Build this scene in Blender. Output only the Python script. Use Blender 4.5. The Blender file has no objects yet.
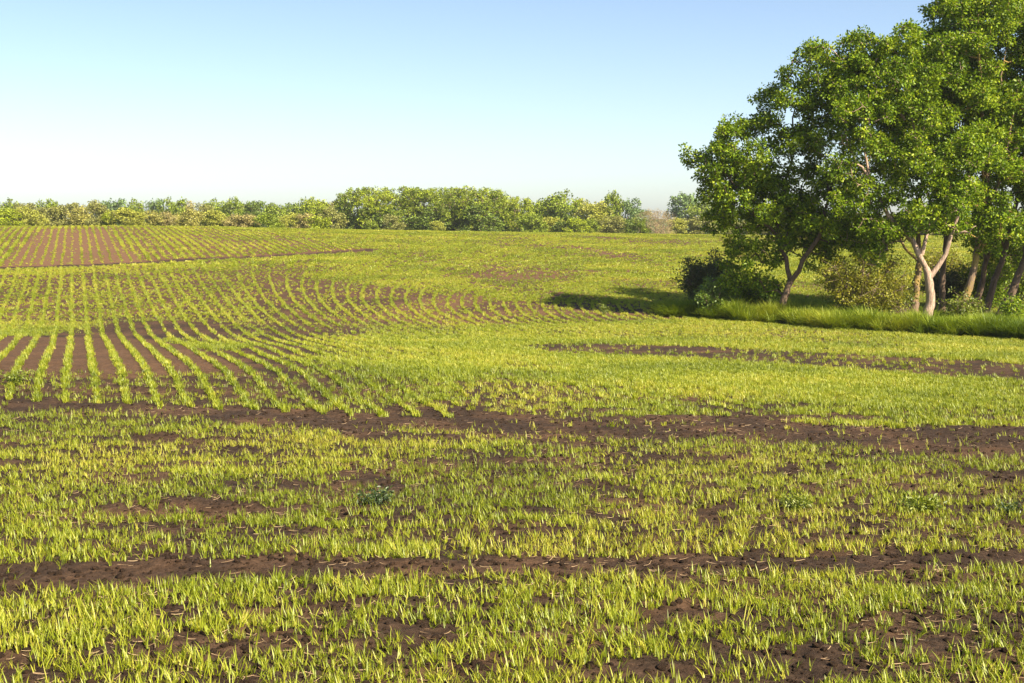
import bpy, math, random
import numpy as np
from mathutils import Vector

random.seed(7)
R = np.random.default_rng(7)
scene = bpy.context.scene
C = scene.collection

# ------------------------------------------------------------------ camera
W, HT, FPX = 1024, 683, 1422.0
CZ = 3.3                                   # lens height above the headland (m)
HORIZON = 215.0
PITCH = math.atan((HT / 2 - HORIZON) / FPX)
cd = bpy.data.cameras.new('camera'); cam = bpy.data.objects.new('camera', cd); C.objects.link(cam)
cd.sensor_width = 36.0; cd.lens = FPX / W * 36.0; cd.clip_start = 0.1; cd.clip_end = 20000
cam.location = (0, 0, CZ); cam.rotation_euler = (math.pi / 2 - PITCH, 0, 0)
scene.camera = cam
scene.render.resolution_x = W; scene.render.resolution_y = HT

# ------------------------------------------------------------------ sky, sun, exposure
SUN_AZ = math.radians(131)                 # clockwise from +Y: behind the camera, to the right
SUN_EL = math.radians(39)
world = bpy.data.worlds.new('World'); scene.world = world; world.use_nodes = True
wn = world.node_tree.nodes; wl = world.node_tree.links; wn.clear()
wout = wn.new('ShaderNodeOutputWorld'); bg = wn.new('ShaderNodeBackground'); sky = wn.new('ShaderNodeTexSky')
sky.sky_type = 'NISHITA'; sky.sun_disc = False
sky.sun_elevation = SUN_EL; sky.sun_rotation = SUN_AZ
sky.altitude = 100; sky.air_density = 0.66; sky.dust_density = 0.78; sky.ozone_density = 0.0
bg.inputs['Strength'].default_value = 0.063
wl.new(sky.outputs[0], bg.inputs[0]); wl.new(bg.outputs[0], wout.inputs[0])
sd = bpy.data.lights.new('sun', 'SUN'); sun = bpy.data.objects.new('sun', sd); C.objects.link(sun)
sd.energy = 4.2; sd.angle = math.radians(0.5); sd.color = (1.0, 0.86, 0.64)
SUNV = Vector((math.sin(SUN_AZ) * math.cos(SUN_EL), math.cos(SUN_AZ) * math.cos(SUN_EL), math.sin(SUN_EL)))
sun.rotation_euler = SUNV.to_track_quat('Z', 'Y').to_euler(); sun.location = (40, -40, 40)
vs = scene.view_settings
vs.view_transform = 'Standard'; vs.look = 'None'; vs.gamma = 1.0; vs.use_curve_mapping = False
vs.exposure = 1.58
scene.render.engine = 'CYCLES'

# ------------------------------------------------------------------ noise helpers
def vnoise(x, y, seed=0):
    x = np.asarray(x, float); y = np.asarray(y, float)
    xi = np.floor(x).astype(np.int64); yi = np.floor(y).astype(np.int64)
    fx = x - xi; fy = y - yi
    fx = fx * fx * (3 - 2 * fx); fy = fy * fy * (3 - 2 * fy)
    def h(a, b):
        n = (a * 374761393 + b * 668265263 + seed * 974711) & 0x7fffffff
        n = ((n ^ (n >> 13)) * 1274126177) & 0x7fffffff
        n = (n ^ (n >> 16)) & 0xffff
        return n / 65535.0
    return ((h(xi, yi) * (1 - fx) + h(xi + 1, yi) * fx) * (1 - fy)
            + (h(xi, yi + 1) * (1 - fx) + h(xi + 1, yi + 1) * fx) * fy)
def fbm(x, y, o=4, seed=0):
    a, s, t = 0.5, 0.0, 0.0
    for i in range(o):
        s = s + a * vnoise(x * 2 ** i, y * 2 ** i, seed + i * 17); t += a; a *= 0.5
    return s / t
def sstep(a, b, x):
    t = np.clip((np.asarray(x, float) - a) / (b - a), 0, 1); return t * t * (3 - 2 * t)

# ------------------------------------------------------------------ terrain: two measured profiles, left and right
cp, sp_ = math.cos(PITCH), math.sin(PITCH)
def slope_of(py):
    y = -(py - HT / 2) / FPX
    return (-sp_ + y * cp) / (cp + y * sp_)
def zof(py, d): return CZ + d * slope_of(py)
LEFT = [(683, 10.1), (570, 13.4), (500, 17), (440, 21.6), (402, 26.4), (386, 28.2), (372, 30), (362, 33), (350, 39),
        (340, 46), (334, 50), (326, 53), (315, 57), (306, 60), (290, 66), (268, 76), (252, 89), (240, 102), (230, 117), (226.5, 127)]
RIGHT = [(683, 10.1), (570, 13.4), (500, 17), (440, 22), (412, 26), (390, 30), (365, 36.5), (350, 43), (340, 49.5), (326, 57),
         (312, 63), (296, 71), (280, 81), (262, 96), (250, 112), (241, 130), (236, 150)]
TAILL = [(140, 2.1), (160, 1.7), (200, 0.7), (280, -0.3), (500, -1.5), (1000, -3), (4000, -9), (12000, -30)]
TAILR = [(165, 0.9), (200, 0.3), (280, -0.5), (500, -1.5), (1000, -3), (4000, -9), (12000, -30)]
LOGD = np.linspace(math.log(3.0), math.log(12000), 2400)
def profile(tab, tail):
    d = [3.0, 7.0] + [t[1] for t in tab] + [t[0] for t in tail]
    z = [0.06, 0.04] + [float(zof(*t)) for t in tab] + [t[1] for t in tail]
    v = np.interp(LOGD, np.log(d), z)
    k = np.exp(-0.5 * (np.arange(-24, 25) / 7.0) ** 2); k /= k.sum()
    return np.convolve(np.pad(v, 24, mode='edge'), k, 'valid')
PL, PR = profile(LEFT, TAILL), profile(RIGHT, TAILR)
def ground0(X, Y):
    X = np.asarray(X, float); Y = np.asarray(Y, float)
    Yc = np.maximum(Y, 3.0); ld = np.log(Yc)
    s = np.clip(X / np.maximum(Y, 12.0), -0.6, 0.6)
    t = sstep(-0.30, 0.30, s)
    z = np.interp(ld, LOGD, PL) * (1 - t) + np.interp(ld, LOGD, PR) * t
    z = z + (fbm(X / 9, Y / 9, 2, 3) - 0.5) * 0.22 * sstep(26, 45, Y) * (1 - sstep(115, 180, Y))
    return z
def ground(X, Y):
    X = np.asarray(X, float); Y = np.asarray(Y, float)
    near = 1 - sstep(22, 45, Y)
    z = ground0(X, Y)
    z = z + near * ((fbm(X * 0.9, Y * 2.2, 3, 11) - 0.5) * 0.10 + (fbm(X * 7, Y * 9, 3, 23) - 0.5) * 0.05)
    return z
def gz(x, y): return float(ground(np.array([x]), np.array([y]))[0])
def ray(px, py):
    x = (px - W / 2) / FPX; y = -(py - HT / 2) / FPX
    return x / (cp + y * sp_), (-sp_ + y * cp) / (cp + y * sp_)      # X/Y and (Z-CZ)/Y
def at_dist(px, d, py=HORIZON + 60): return ray(px, py)[0] * d       # X of a column at distance d
YS = np.exp(np.linspace(math.log(6), math.log(170), 6000))
def ground_at(px, py):
    a, b = ray(px, py)
    below = (CZ + b * YS) <= ground0(a * YS, YS)
    i = int(np.argmax(below)) if below.any() else len(YS) - 1
    return a * YS[i], YS[i]
def line_at(pts): return np.array([ground_at(*p) for p in pts])
def strip_dist(X, Y, line):                    # distance of points to a world polyline, and the side in Y
    best = np.full(np.shape(X), 1e9)
    for (ax, ay), (bx, by) in zip(line[:-1], line[1:]):
        dx, dy = bx - ax, by - ay; L = dx * dx + dy * dy + 1e-9
        t = np.clip(((X - ax) * dx + (Y - ay) * dy) / L, 0, 1)
        best = np.minimum(best, np.hypot(X - ax - t * dx, Y - ay - t * dy))
    return best
def inside(X, Y, poly):
    c = np.zeros(np.shape(X), bool); n = len(poly)
    for i in range(n):
        (x0, y0), (x1, y1) = poly[i], poly[i - 1]
        with np.errstate(divide='ignore', invalid='ignore'):
            k = ((y0 > Y) != (y1 > Y)) & (X < (x1 - x0) * (Y - y0) / (y1 - y0 + 1e-12) + x0)
        c ^= k
    return c

# ------------------------------------------------------------------ mesh / material helpers
def mesh(name, V, F, mat=None, smooth=False):
    """V (n,3) array, F list of equal-length index arrays (quads or tris)"""
    V = np.asarray(V, np.float32); me = bpy.data.meshes.new(name)
    groups = F if isinstance(F, list) else [F]
    groups = [np.asarray(g, np.int32) for g in groups if len(g)]
    me.vertices.add(len(V)); me.vertices.foreach_set('co', V.ravel())
    if groups:
        li = np.concatenate([g.ravel() for g in groups])
        ls = np.concatenate([np.full(len(g), g.shape[1], np.int32) for g in groups])
        st = np.concatenate([[0], np.cumsum(ls)[:-1]]).astype(np.int32)
        me.loops.add(len(li)); me.loops.foreach_set('vertex_index', li)
        me.polygons.add(len(ls)); me.polygons.foreach_set('loop_start', st)
        if smooth: me.polygons.foreach_set('use_smooth', np.ones(len(ls), bool))
    me.update(calc_edges=True)
    if mat: me.materials.append(mat)
    return me
def fattr(me, name, vals, typ='FLOAT'):
    a = me.attributes.new(name, typ, 'POINT')
    a.data.foreach_set('vector' if typ == 'FLOAT_VECTOR' else 'value', np.asarray(vals, np.int32 if typ == 'INT' else np.float32).ravel())
def obj(name, me, parent=None, coll=None):
    o = bpy.data.objects.new(name, me); (coll or C).objects.link(o)
    if parent: o.parent = parent
    return o
def tag(o, label=None, cat=None, group=None, kind=None):
    if label: o['label'] = label
    if cat: o['category'] = cat
    if group: o['group'] = group
    if kind: o['kind'] = kind
    return o

class NT:
    def __init__(s, name):
        s.m = bpy.data.materials.new(name); s.m.use_nodes = True; s.n = s.m.node_tree.nodes; s.l = s.m.node_tree.links; s.n.clear()
        s.out = s.n.new('ShaderNodeOutputMaterial')
    def add(s, t, **k):
        nd = s.n.new(t)
        for a, v in k.items():
            if a in nd.inputs: nd.inputs[a].default_value = v
            else: setattr(nd, a, v)
        return nd
    def link(s, a, b): s.l.new(a, b)
    def ramp(s, fac, stops):
        r = s.n.new('ShaderNodeValToRGB'); e = r.color_ramp.elements
        while len(e) < len(stops): e.new(0.5)
        for k, (p, c) in zip(e, stops): k.position = p; k.color = (*c, 1)
        s.link(fac, r.inputs[0]); return r.outputs[0]
    def noise(s, scale, detail=4, vec=None, rough=0.55):
        t = s.add('ShaderNodeTexNoise'); t.inputs['Scale'].default_value = scale; t.inputs['Detail'].default_value = detail
        t.inputs['Roughness'].default_value = rough
        if vec: s.link(vec, t.inputs['Vector'])
        return t.outputs['Fac']
    def mix(s, fac, a, b, typ='MIX'):
        m = s.n.new('ShaderNodeMix'); m.data_type = 'RGBA'; m.blend_type = typ
        for sock, v in ((m.inputs[0], fac), (m.inputs[6], a), (m.inputs[7], b)):
            if hasattr(v, 'links'): s.link(v, sock)
            else: sock.default_value = v if isinstance(v, (int, float)) else (*v, 1)
        return m.outputs[2]

def leaf_mat(name, dark, mid, light, trans=0.45, gloss=0.06, attr='tint', inst=False, rough=0.5):
    s = NT(name)
    a = s.n.new('ShaderNodeAttribute'); a.attribute_name = attr; a.attribute_type = 'INSTANCER' if inst else 'GEOMETRY'
    col = s.ramp(a.outputs['Fac'], [(0.0, dark), (0.5, mid), (1.0, light)])
    d = s.n.new('ShaderNodeBsdfDiffuse'); t = s.n.new('ShaderNodeBsdfTranslucent'); g = s.n.new('ShaderNodeBsdfGlossy')
    g.inputs['Roughness'].default_value = rough; g.inputs['Color'].default_value = (0.9, 0.95, 0.9, 1)
    s.link(col, d.inputs[0])
    tc = s.mix(1.0, col, (1.15, 1.1, 0.45), 'MULTIPLY'); s.link(tc, t.inputs[0])
    m1 = s.n.new('ShaderNodeMixShader'); m1.inputs[0].default_value = trans; s.link(d.outputs[0], m1.inputs[1]); s.link(t.outputs[0], m1.inputs[2])
    m2 = s.n.new('ShaderNodeMixShader'); m2.inputs[0].default_value = gloss; s.link(m1.outputs[0], m2.inputs[1]); s.link(g.outputs[0], m2.inputs[2])
    s.link(m2.outputs[0], s.out.inputs[0]); return s.m
def bark_mat(name, dark, light, moss=None, scale=3.0):
    s = NT(name); tc = s.n.new('ShaderNodeTexCoord'); mp = s.n.new('ShaderNodeMapping'); mp.inputs['Scale'].default_value = (1, 1, 0.22)
    s.link(tc.outputs['Object'], mp.inputs[0])
    f = s.noise(scale * 6, 6, mp.outputs[0], 0.7); f2 = s.noise(scale * 0.7, 3, tc.outputs['Object'])
    col = s.ramp(f, [(0.32, dark), (0.62, light)])
    if moss: col = s.mix(s.ramp(f2, [(0.45, (0, 0, 0)), (0.62, (0.8, 0.8, 0.8))]), col, moss)
    b = s.add('ShaderNodeBsdfPrincipled', Roughness=0.9); s.link(col, b.inputs['Base Color'])
    bm = s.add('ShaderNodeBump', Strength=0.8, Distance=0.04); s.link(f, bm.inputs['Height']); s.link(bm.outputs[0], b.inputs['Normal'])
    s.link(b.outputs[0], s.out.inputs[0]); return s.m

# ------------------------------------------------------------------ what grows where, in metres on the ground
S1 = line_at([(-90, 579), (0, 576), (150, 572), (300, 571), (500, 568), (700, 567), (880, 565), (1024, 562), (1120, 560)])
S2 = line_at([(-90, 402), (0, 404), (150, 409), (250, 414), (350, 419), (500, 421), (600, 427), (720, 428), (850, 434), (1024, 440), (1130, 443)])
S2b = line_at([(255, 408), (310, 417), (350, 427), (378, 437)])
S3 = line_at([(600, 348), (680, 352), (800, 358), (900, 363), (1024, 371), (1130, 376)])
S4 = line_at([(395, 463), (450, 464), (560, 462)])
HILL = line_at([(-90, 270), (0, 268), (80, 266), (145, 263), (200, 259), (260, 257), (310, 254), (372, 250)])
HILLPOLY = [tuple(p) for p in HILL] + [tuple(p) for p in line_at([(335, 243), (295, 236), (250, 230)])] + [(-30, 150), (-80, 150), (-80, HILL[0][1])]
BAREHILL = [tuple(p) for p in line_at([(2, 267), (70, 266.5), (146, 263), (122, 246), (107, 229), (44, 229), (22, 246)])]
PATCH = [tuple(p) for p in line_at([(-60, 379), (0, 379), (130, 378), (270, 376), (230, 362), (195, 347), (150, 339), (0, 336), (-40, 336)])]
BROWNS = [(line_at([(405, 317), (430, 306), (470, 298)]), 1.5), (line_at([(470, 317), (540, 312), (640, 314)]), 0.9),
          (line_at([(20, 315), (120, 312), (165, 306)]), 1.0),
          (line_at([(330, 318), (420, 320), (500, 323)]), 0.8), (line_at([(140, 291), (60, 297), (20, 306)]), 0.8),
          (line_at([(548, 243), (582, 248), (618, 255)]), 0.8), (line_at([(470, 277), (560, 274), (640, 271), (690, 272)]), 1.6), (line_at([(430, 262), (500, 268)]), 1.0)]
VERGE = line_at([(662, 316), (700, 318), (760, 323), (830, 329), (900, 333), (960, 337), (1024, 340), (1120, 346)])
ARC = [tuple(p) for p in line_at([(-60, 276), (0, 275), (250, 274), (390, 288), (450, 296), (500, 301), (600, 304), (690, 308), (690, 319), (560, 324), (400, 325), (150, 322), (-60, 318)])]
def verge_y(X): return np.interp(X, VERGE[:, 0], VERGE[:, 1])
def head_y(X): return np.interp(X, S2[:, 0], S2[:, 1])
def in_wood(X, Y):                              # the grassy strip under the trees
    return (X > VERGE[0][0]) & (Y > verge_y(X)) & (Y < verge_y(X) + 4.5 + 8 * sstep(9, 14, X))
def lump(X, Y, k): return fbm(X * k, Y * k, 3, 31)
def cover(X, Y):
    """how much of the sown stand came up, 0..1"""
    c = np.ones(np.shape(X)) * 0.95
    wob = (fbm(X * 0.5, Y * 0.5, 3, 5) - 0.5)
    fore = Y < head_y(X)
    nf = fbm(X * 0.55, Y * 2.4, 4, 41) * 0.36 + fbm(X * 3.2, Y * 4.6, 3, 47) * 0.64
    c = np.where(fore, c * sstep(0.38, 0.56, nf), c * (0.45 + 0.55 * sstep(0.30, 0.45, fbm(X * 0.25, Y * 0.12, 3, 43))))
    big = fbm(X * 0.16, Y * 0.16, 3, 61)
    c = np.where(fore, c, c * (0.55 + 0.45 * sstep(0.36, 0.52, big)))
    bey = np.clip(Y - head_y(X), 0, 30)
    c = np.where(fore, c, c * (1 - (1 - sstep(2.5, 8.5, bey)) * (0.35 + 0.65 * sstep(0.40, 0.58, fbm(X * 0.7, Y * 1.4, 4, 131)))* 0.9))
    edge = lambda d, w, s: sstep(w * 0.72, w * 1.15, d + wob * s)
    c = c * (0.02 + 0.98 * edge(strip_dist(X, Y, S1), 0.46, 0.55))
    c = c * (0.05 + 0.95 * edge(strip_dist(X, Y, S2), 0.95 + 0.85 * sstep(-5, 3, X), 1.7))
    c = c * (0.06 + 0.94 * edge(strip_dist(X, Y, S2b), 0.55, 0.5))
    c = c * (0.06 + 0.94 * edge(strip_dist(X, Y, S3), 2.7, 2.2))
    c = c * (0.25 + 0.75 * edge(strip_dist(X, Y, S4), 0.4, 0.6))
    for q, (ln, w) in enumerate(BROWNS): c = c * ((0.55 if q > 4 else 0.30) + (0.45 if q > 4 else 0.70) * edge(strip_dist(X, Y, ln), w, 1.2))
    c = c * (0.05 + 0.95 * edge(strip_dist(X, Y, HILL), 0.9, 0.4))
    return c

# ------------------------------------------------------------------ ground sheet
def soil_material():
    s = NT('tilled_soil')
    tc = s.n.new('ShaderNodeTexCoord'); P = tc.outputs['Object']
    a = s.n.new('ShaderNodeAttribute'); a.attribute_name = 'dry'
    g = s.n.new('ShaderNodeAttribute'); g.attribute_name = 'turf'
    n1 = s.noise(0.7, 5, P); n2 = s.noise(9, 6, P, 0.65); n3 = s.noise(55, 5, P, 0.7)
    wet = s.ramp(n2, [(0.28, (0.022, 0.0142, 0.0095)), (0.5, (0.042, 0.0275, 0.0185)), (0.72, (0.078, 0.051, 0.034))])
    dry = s.ramp(n2, [(0.28, (0.105, 0.058, 0.030)), (0.5, (0.165, 0.093, 0.049)), (0.75, (0.25, 0.148, 0.083))])
    crust = s.ramp(n1, [(0.45, (0, 0, 0)), (0.7, (0.5, 0.5, 0.5))])
    m = s.mix(crust, wet, dry)
    m = s.mix(a.outputs['Fac'], m, dry)
    fine = s.ramp(n3, [(0.3, (0.62, 0.62, 0.62)), (0.7, (1.25, 1.2, 1.15))])
    m = s.mix(1.0, m, fine, 'MULTIPLY')
    turf = s.ramp(n2, [(0.3, (0.035, 0.060, 0.012)), (0.7, (0.085, 0.115, 0.022))])
    m = s.mix(g.outputs['Fac'], m, turf)
    b = s.add('ShaderNodeBsdfPrincipled', Roughness=0.95); b.inputs['Specular IOR Level'].default_value = 0.15
    s.link(m, b.inputs['Base Color'])
    h1 = s.n.new('ShaderNodeMath'); h1.operation = 'ADD'; s.link(n2, h1.inputs[0])
    h2 = s.n.new('ShaderNodeMath'); h2.operation = 'MULTIPLY'; h2.inputs[1].default_value = 0.35; s.link(n3, h2.inputs[0]); s.link(h2.outputs[0], h1.inputs[1])
    bp = s.add('ShaderNodeBump', Strength=0.9, Distance=0.05); s.link(h1.outputs[0], bp.inputs['Height']); s.link(bp.outputs[0], b.inputs['Normal'])
    s.link(b.outputs[0], s.out.inputs[0]); return s.m
SOIL = soil_material()
def build_ground():
    ang = np.concatenate([np.linspace(-180, -34, 40)[:-1], np.linspace(-33, 33, 460), np.linspace(34, 180, 40)[1:-1]]) * math.pi / 180
    d = np.concatenate([[0.6, 1.5, 3, 5], np.exp(np.linspace(math.log(7.5), math.log(26), 310)),
                        np.exp(np.linspace(math.log(26), math.log(170), 240))[1:], np.exp(np.linspace(math.log(170), math.log(11000), 45))[1:]])
    A, D = np.meshgrid(ang, d); X = np.sin(A) * D; Y = np.cos(A) * D
    Z = ground(X, Y)
    Y2 = Y
    n, m = A.shape
    V = np.stack([X, Y, Z], -1).reshape(-1, 3)
    i = np.arange(n * m).reshape(n, m); j = np.roll(i, -1, axis=1)
    F = np.stack([i[:-1], j[:-1], j[1:], i[1:]], -1).reshape(-1, 4)
    V = np.vstack([V, [[0, 0, float(ground(np.array([0.]), np.array([0.]))[0])]]])
    T = np.stack([np.full(m, n * m), j[0], i[0]], -1)
    me = mesh('ground', V, [F, T], SOIL, smooth=True)
    x, y = V[:, 0], V[:, 1]
    dry = 0.7 * inside(x, y, HILLPOLY) + 0.30 * inside(x, y, BAREHILL)
    dry = np.maximum(dry, 0.45 * inside(x, y, PATCH))
    dry = np.maximum(dry, 0.40 * sstep(40, 80, y))
    for ln, w in BROWNS: dry = np.maximum(dry, 0.6 * (strip_dist(x, y, ln) < w))
    dry = np.where(strip_dist(x, y, HILL) < 0.7, 0.0, dry)
    fattr(me, 'dry', np.clip(dry + (fbm(x * 0.6, y * 0.6, 3, 9) - 0.5) * 0.3, 0, 1))
    turf = in_wood(x, y) * 1.0
    turf = np.maximum(turf, sstep(150, 175, y))
    fattr(me, 'turf', turf)
    return tag(obj('ground', me), kind='structure')
build_ground()

# ------------------------------------------------------------------ small plants: prototypes and scatter
def blade(h, w, lean, curl, az, x0=0, y0=0, seg=3):
    """a curved tapering strip of leaf; returns V, F(quads), T(tris)"""
    ca, sa = math.cos(az), math.sin(az); V = []; 
    for k in range(seg + 1):
        t = k / seg; r = lean * h * t + curl * h * t * t; z = h * t * (1 - 0.35 * curl * t)
        ww = w * (0.75 + 0.5 * t if t < 0.5 else 1.0 * (1 - t) / 0.5) / 2 if k < seg else 0
        cx, cy = x0 + ca * r, y0 + sa * r
        if k < seg: V += [(cx - sa * ww, cy + ca * ww, z), (cx + sa * ww, cy - ca * ww, z)]
        else: V.append((cx, cy, z))
    Q = [(2 * k, 2 * k + 1, 2 * k + 3, 2 * k + 2) for k in range(seg - 1)]; b = 2 * (seg - 1)
    return V, Q, [(b, b + 1, b + 2)]
def join(parts):
    V, Q, T = [], [], []; o = 0
    for v, q, t in parts:
        V += v; Q += [tuple(i + o for i in f) for f in q]; T += [tuple(i + o for i in f) for f in t]; o += len(v)
    return np.array(V), [np.array(Q, np.int32).reshape(-1, 4), np.array(T, np.int32).reshape(-1, 3)]
def proto_coll(name, meshes):
    c = bpy.data.collections.new(name)
    for i, me in enumerate(meshes): obj('%s_%02d' % (name, i), me, coll=c)
    return c
def tufts(name, n, mat, blades, h, w, spread, lean, curl, seg=3):
    out = []
    for i in range(n):
        ps = []
        for b in range(random.randint(*blades)):
            rr = spread * math.sqrt(random.random()); aa = random.uniform(0, 6.283)
            ps.append(blade(random.uniform(*h), random.uniform(*w), random.uniform(*lean), random.uniform(*curl), random.uniform(0, 6.283),
                            rr * math.cos(aa), rr * math.sin(aa), seg))
        V, F = join(ps); out.append(mesh(name, V, F, mat))
    return proto_coll(name, out)
_groups = {}
def scatter_group(coll):
    if coll.name in _groups: return _groups[coll.name]
    g = bpy.data.node_groups.new('scatter_' + coll.name, 'GeometryNodeTree')
    g.interface.new_socket('Geometry', in_out='INPUT', socket_type='NodeSocketGeometry')
    g.interface.new_socket('Geometry', in_out='OUTPUT', socket_type='NodeSocketGeometry')
    N, L = g.nodes, g.links
    i = N.new('NodeGroupInput'); o = N.new('NodeGroupOutput'); ip = N.new('GeometryNodeInstanceOnPoints')
    ci = N.new('GeometryNodeCollectionInfo'); ci.inputs['Collection'].default_value = coll
    ci.inputs['Separate Children'].default_value = True; ci.inputs['Reset Children'].default_value = True
    def na(n, t):
        a = N.new('GeometryNodeInputNamedAttribute'); a.data_type = t; a.inputs['Name'].default_value = n; return a.outputs['Attribute']
    ip.inputs['Pick Instance'].default_value = True
    e2r = N.new('FunctionNodeEulerToRotation'); L.new(na('rot', 'FLOAT_VECTOR'), e2r.inputs[0])
    L.new(i.outputs[0], ip.inputs['Points']); L.new(ci.outputs[0], ip.inputs['Instance'])
    L.new(na('pick', 'INT'), ip.inputs['Instance Index']); L.new(e2r.outputs[0], ip.inputs['Rotation']); L.new(na('scl', 'FLOAT_VECTOR'), ip.inputs['Scale'])
    L.new(ip.outputs[0], o.inputs[0]); _groups[coll.name] = g; return g
def scatter(name, coll, X, Y, scl, tint, zoff=0.0, tilt=0.12, sclz=None, rotx=None):
    n = len(X); Z = ground(X, Y) + zoff
    me = mesh(name, np.stack([X, Y, Z], -1), [])
    rot = np.stack([R.normal(0, tilt, n) if rotx is None else rotx, R.normal(0, tilt, n), R.uniform(0, 6.283, n)], -1)
    fattr(me, 'rot', rot, 'FLOAT_VECTOR')
    sz = scl if sclz is None else sclz
    fattr(me, 'scl', np.stack([scl, scl, sz], -1), 'FLOAT_VECTOR')
    fattr(me, 'pick', R.integers(0, len(coll.objects), n), 'INT'); fattr(me, 'tint', np.clip(tint, 0, 1))
    o = obj(name, me); md = o.modifiers.new('scatter', 'NODES'); md.node_group = scatter_group(coll)
    return o

def solid_scatter(name, coll, X, Y, scl, tint, sclz):
    """the same plants as one real mesh"""
    Z = ground(X, Y); Vs, Qs, Ts, tt = [], [], [], []; o = 0; cache = []
    for ob in coll.objects:
        me = ob.data; v = np.zeros(len(me.vertices) * 3); me.vertices.foreach_get('co', v)
        q = np.array([p.vertices[:] for p in me.polygons if len(p.vertices) == 4]).reshape(-1, 4); t = np.array([p.vertices[:] for p in me.polygons if len(p.vertices) == 3])
        cache.append((v.reshape(-1, 3), q, t))
    for i in range(len(X)):
        v, q, t = cache[R.integers(len(cache))]; a = R.uniform(0, 6.283); c, s_ = math.cos(a), math.sin(a)
        Vs.append(np.stack([(v[:, 0] * c - v[:, 1] * s_) * scl[i] + X[i], (v[:, 0] * s_ + v[:, 1] * c) * scl[i] + Y[i], v[:, 2] * sclz[i] + Z[i]], -1))
        Qs.append(q + o); Ts.append(t + o); tt.append(np.full(len(v), tint[i])); o += len(v)
    me = mesh(name, np.vstack(Vs), [np.vstack(Qs), np.vstack(Ts)], CROP_SOLID); fattr(me, 'tint', np.clip(np.concatenate(tt), 0, 1))
    return obj(name, me)
CROPCOL = dict(dark=(0.170, 0.222, 0.009), mid=(0.330, 0.388, 0.015), light=(0.500, 0.475, 0.055))
CROP_SOLID = leaf_mat('row_crop_leaf', trans=0.38, gloss=0.04, **CROPCOL)
CROP = leaf_mat('young_grain_leaf', **CROPCOL, trans=0.38, gloss=0.04, inst=True)
seedling = tufts('seedling', 16, CROP, (3, 5), (0.055, 0.135), (0.0065, 0.0105), 0.02, (0.0, 0.45), (0.0, 0.6))
fine_clump = tufts('fine_clump', 10, CROP, (9, 13), (0.05, 0.125), (0.007, 0.012), 0.07, (0.05, 0.5), (0.0, 0.5), seg=2)
clump = tufts('row_clump', 10, CROP, (18, 23), (0.05, 0.13), (0.008, 0.014), 0.055, (0.05, 0.45), (0.0, 0.4), seg=2)
far_clump = tufts('far_clump', 6, CROP, (10, 13), (0.08, 0.15), (0.028, 0.045), 0.16, (0.05, 0.5), (0.0, 0.4), seg=2)

def tint_of(X, Y, n): return 0.42 + 0.55 * (fbm(X * 0.35, Y * 0.35, 3, 71) - 0.5) * 2 + R.normal(0, 0.24, n)
def view_ok(X, Y, pad=1.16): return np.abs(X) < (0.36 * pad) * Y + 1.2

# foreground stand: drilled across the view
def foreground():
    xs, ys = [], []
    y = 8.6
    while y < 28:
        half = 0.36 * y * 1.16 + 1.2; n = int(2 * half / (0.0135 + 0.0005 * (y - 8)))
        x = R.uniform(-half, half, n); yy = y + 0.012 * x + R.normal(0, 0.045, n) + (fbm(x * 0.4, np.full(n, y), 2, 77) - 0.5) * 0.16
        xs.append(x); ys.append(yy); y += 0.165
    X, Y = np.concatenate(xs), np.concatenate(ys)
    k = (Y < head_y(X)) & (R.random(len(X)) < cover(X, Y)); X, Y = X[k], Y[k]
    vig = (0.72 + 0.55 * fbm(X * 0.8, Y * 1.2, 3, 81)) * (1 - 0.2 * sstep(13, 18, Y))
    o = scatter('grain_seedlings', seedling, X, Y, vig * R.uniform(0.85, 1.15, len(X)), tint_of(X, Y, len(X)), sclz=vig * R.uniform(0.6, 1.3, len(X)))
    return tag(o, 'yellow-green young grain seedlings drilled across the near foreground soil', 'seedlings', kind='stuff')
foreground()

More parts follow.
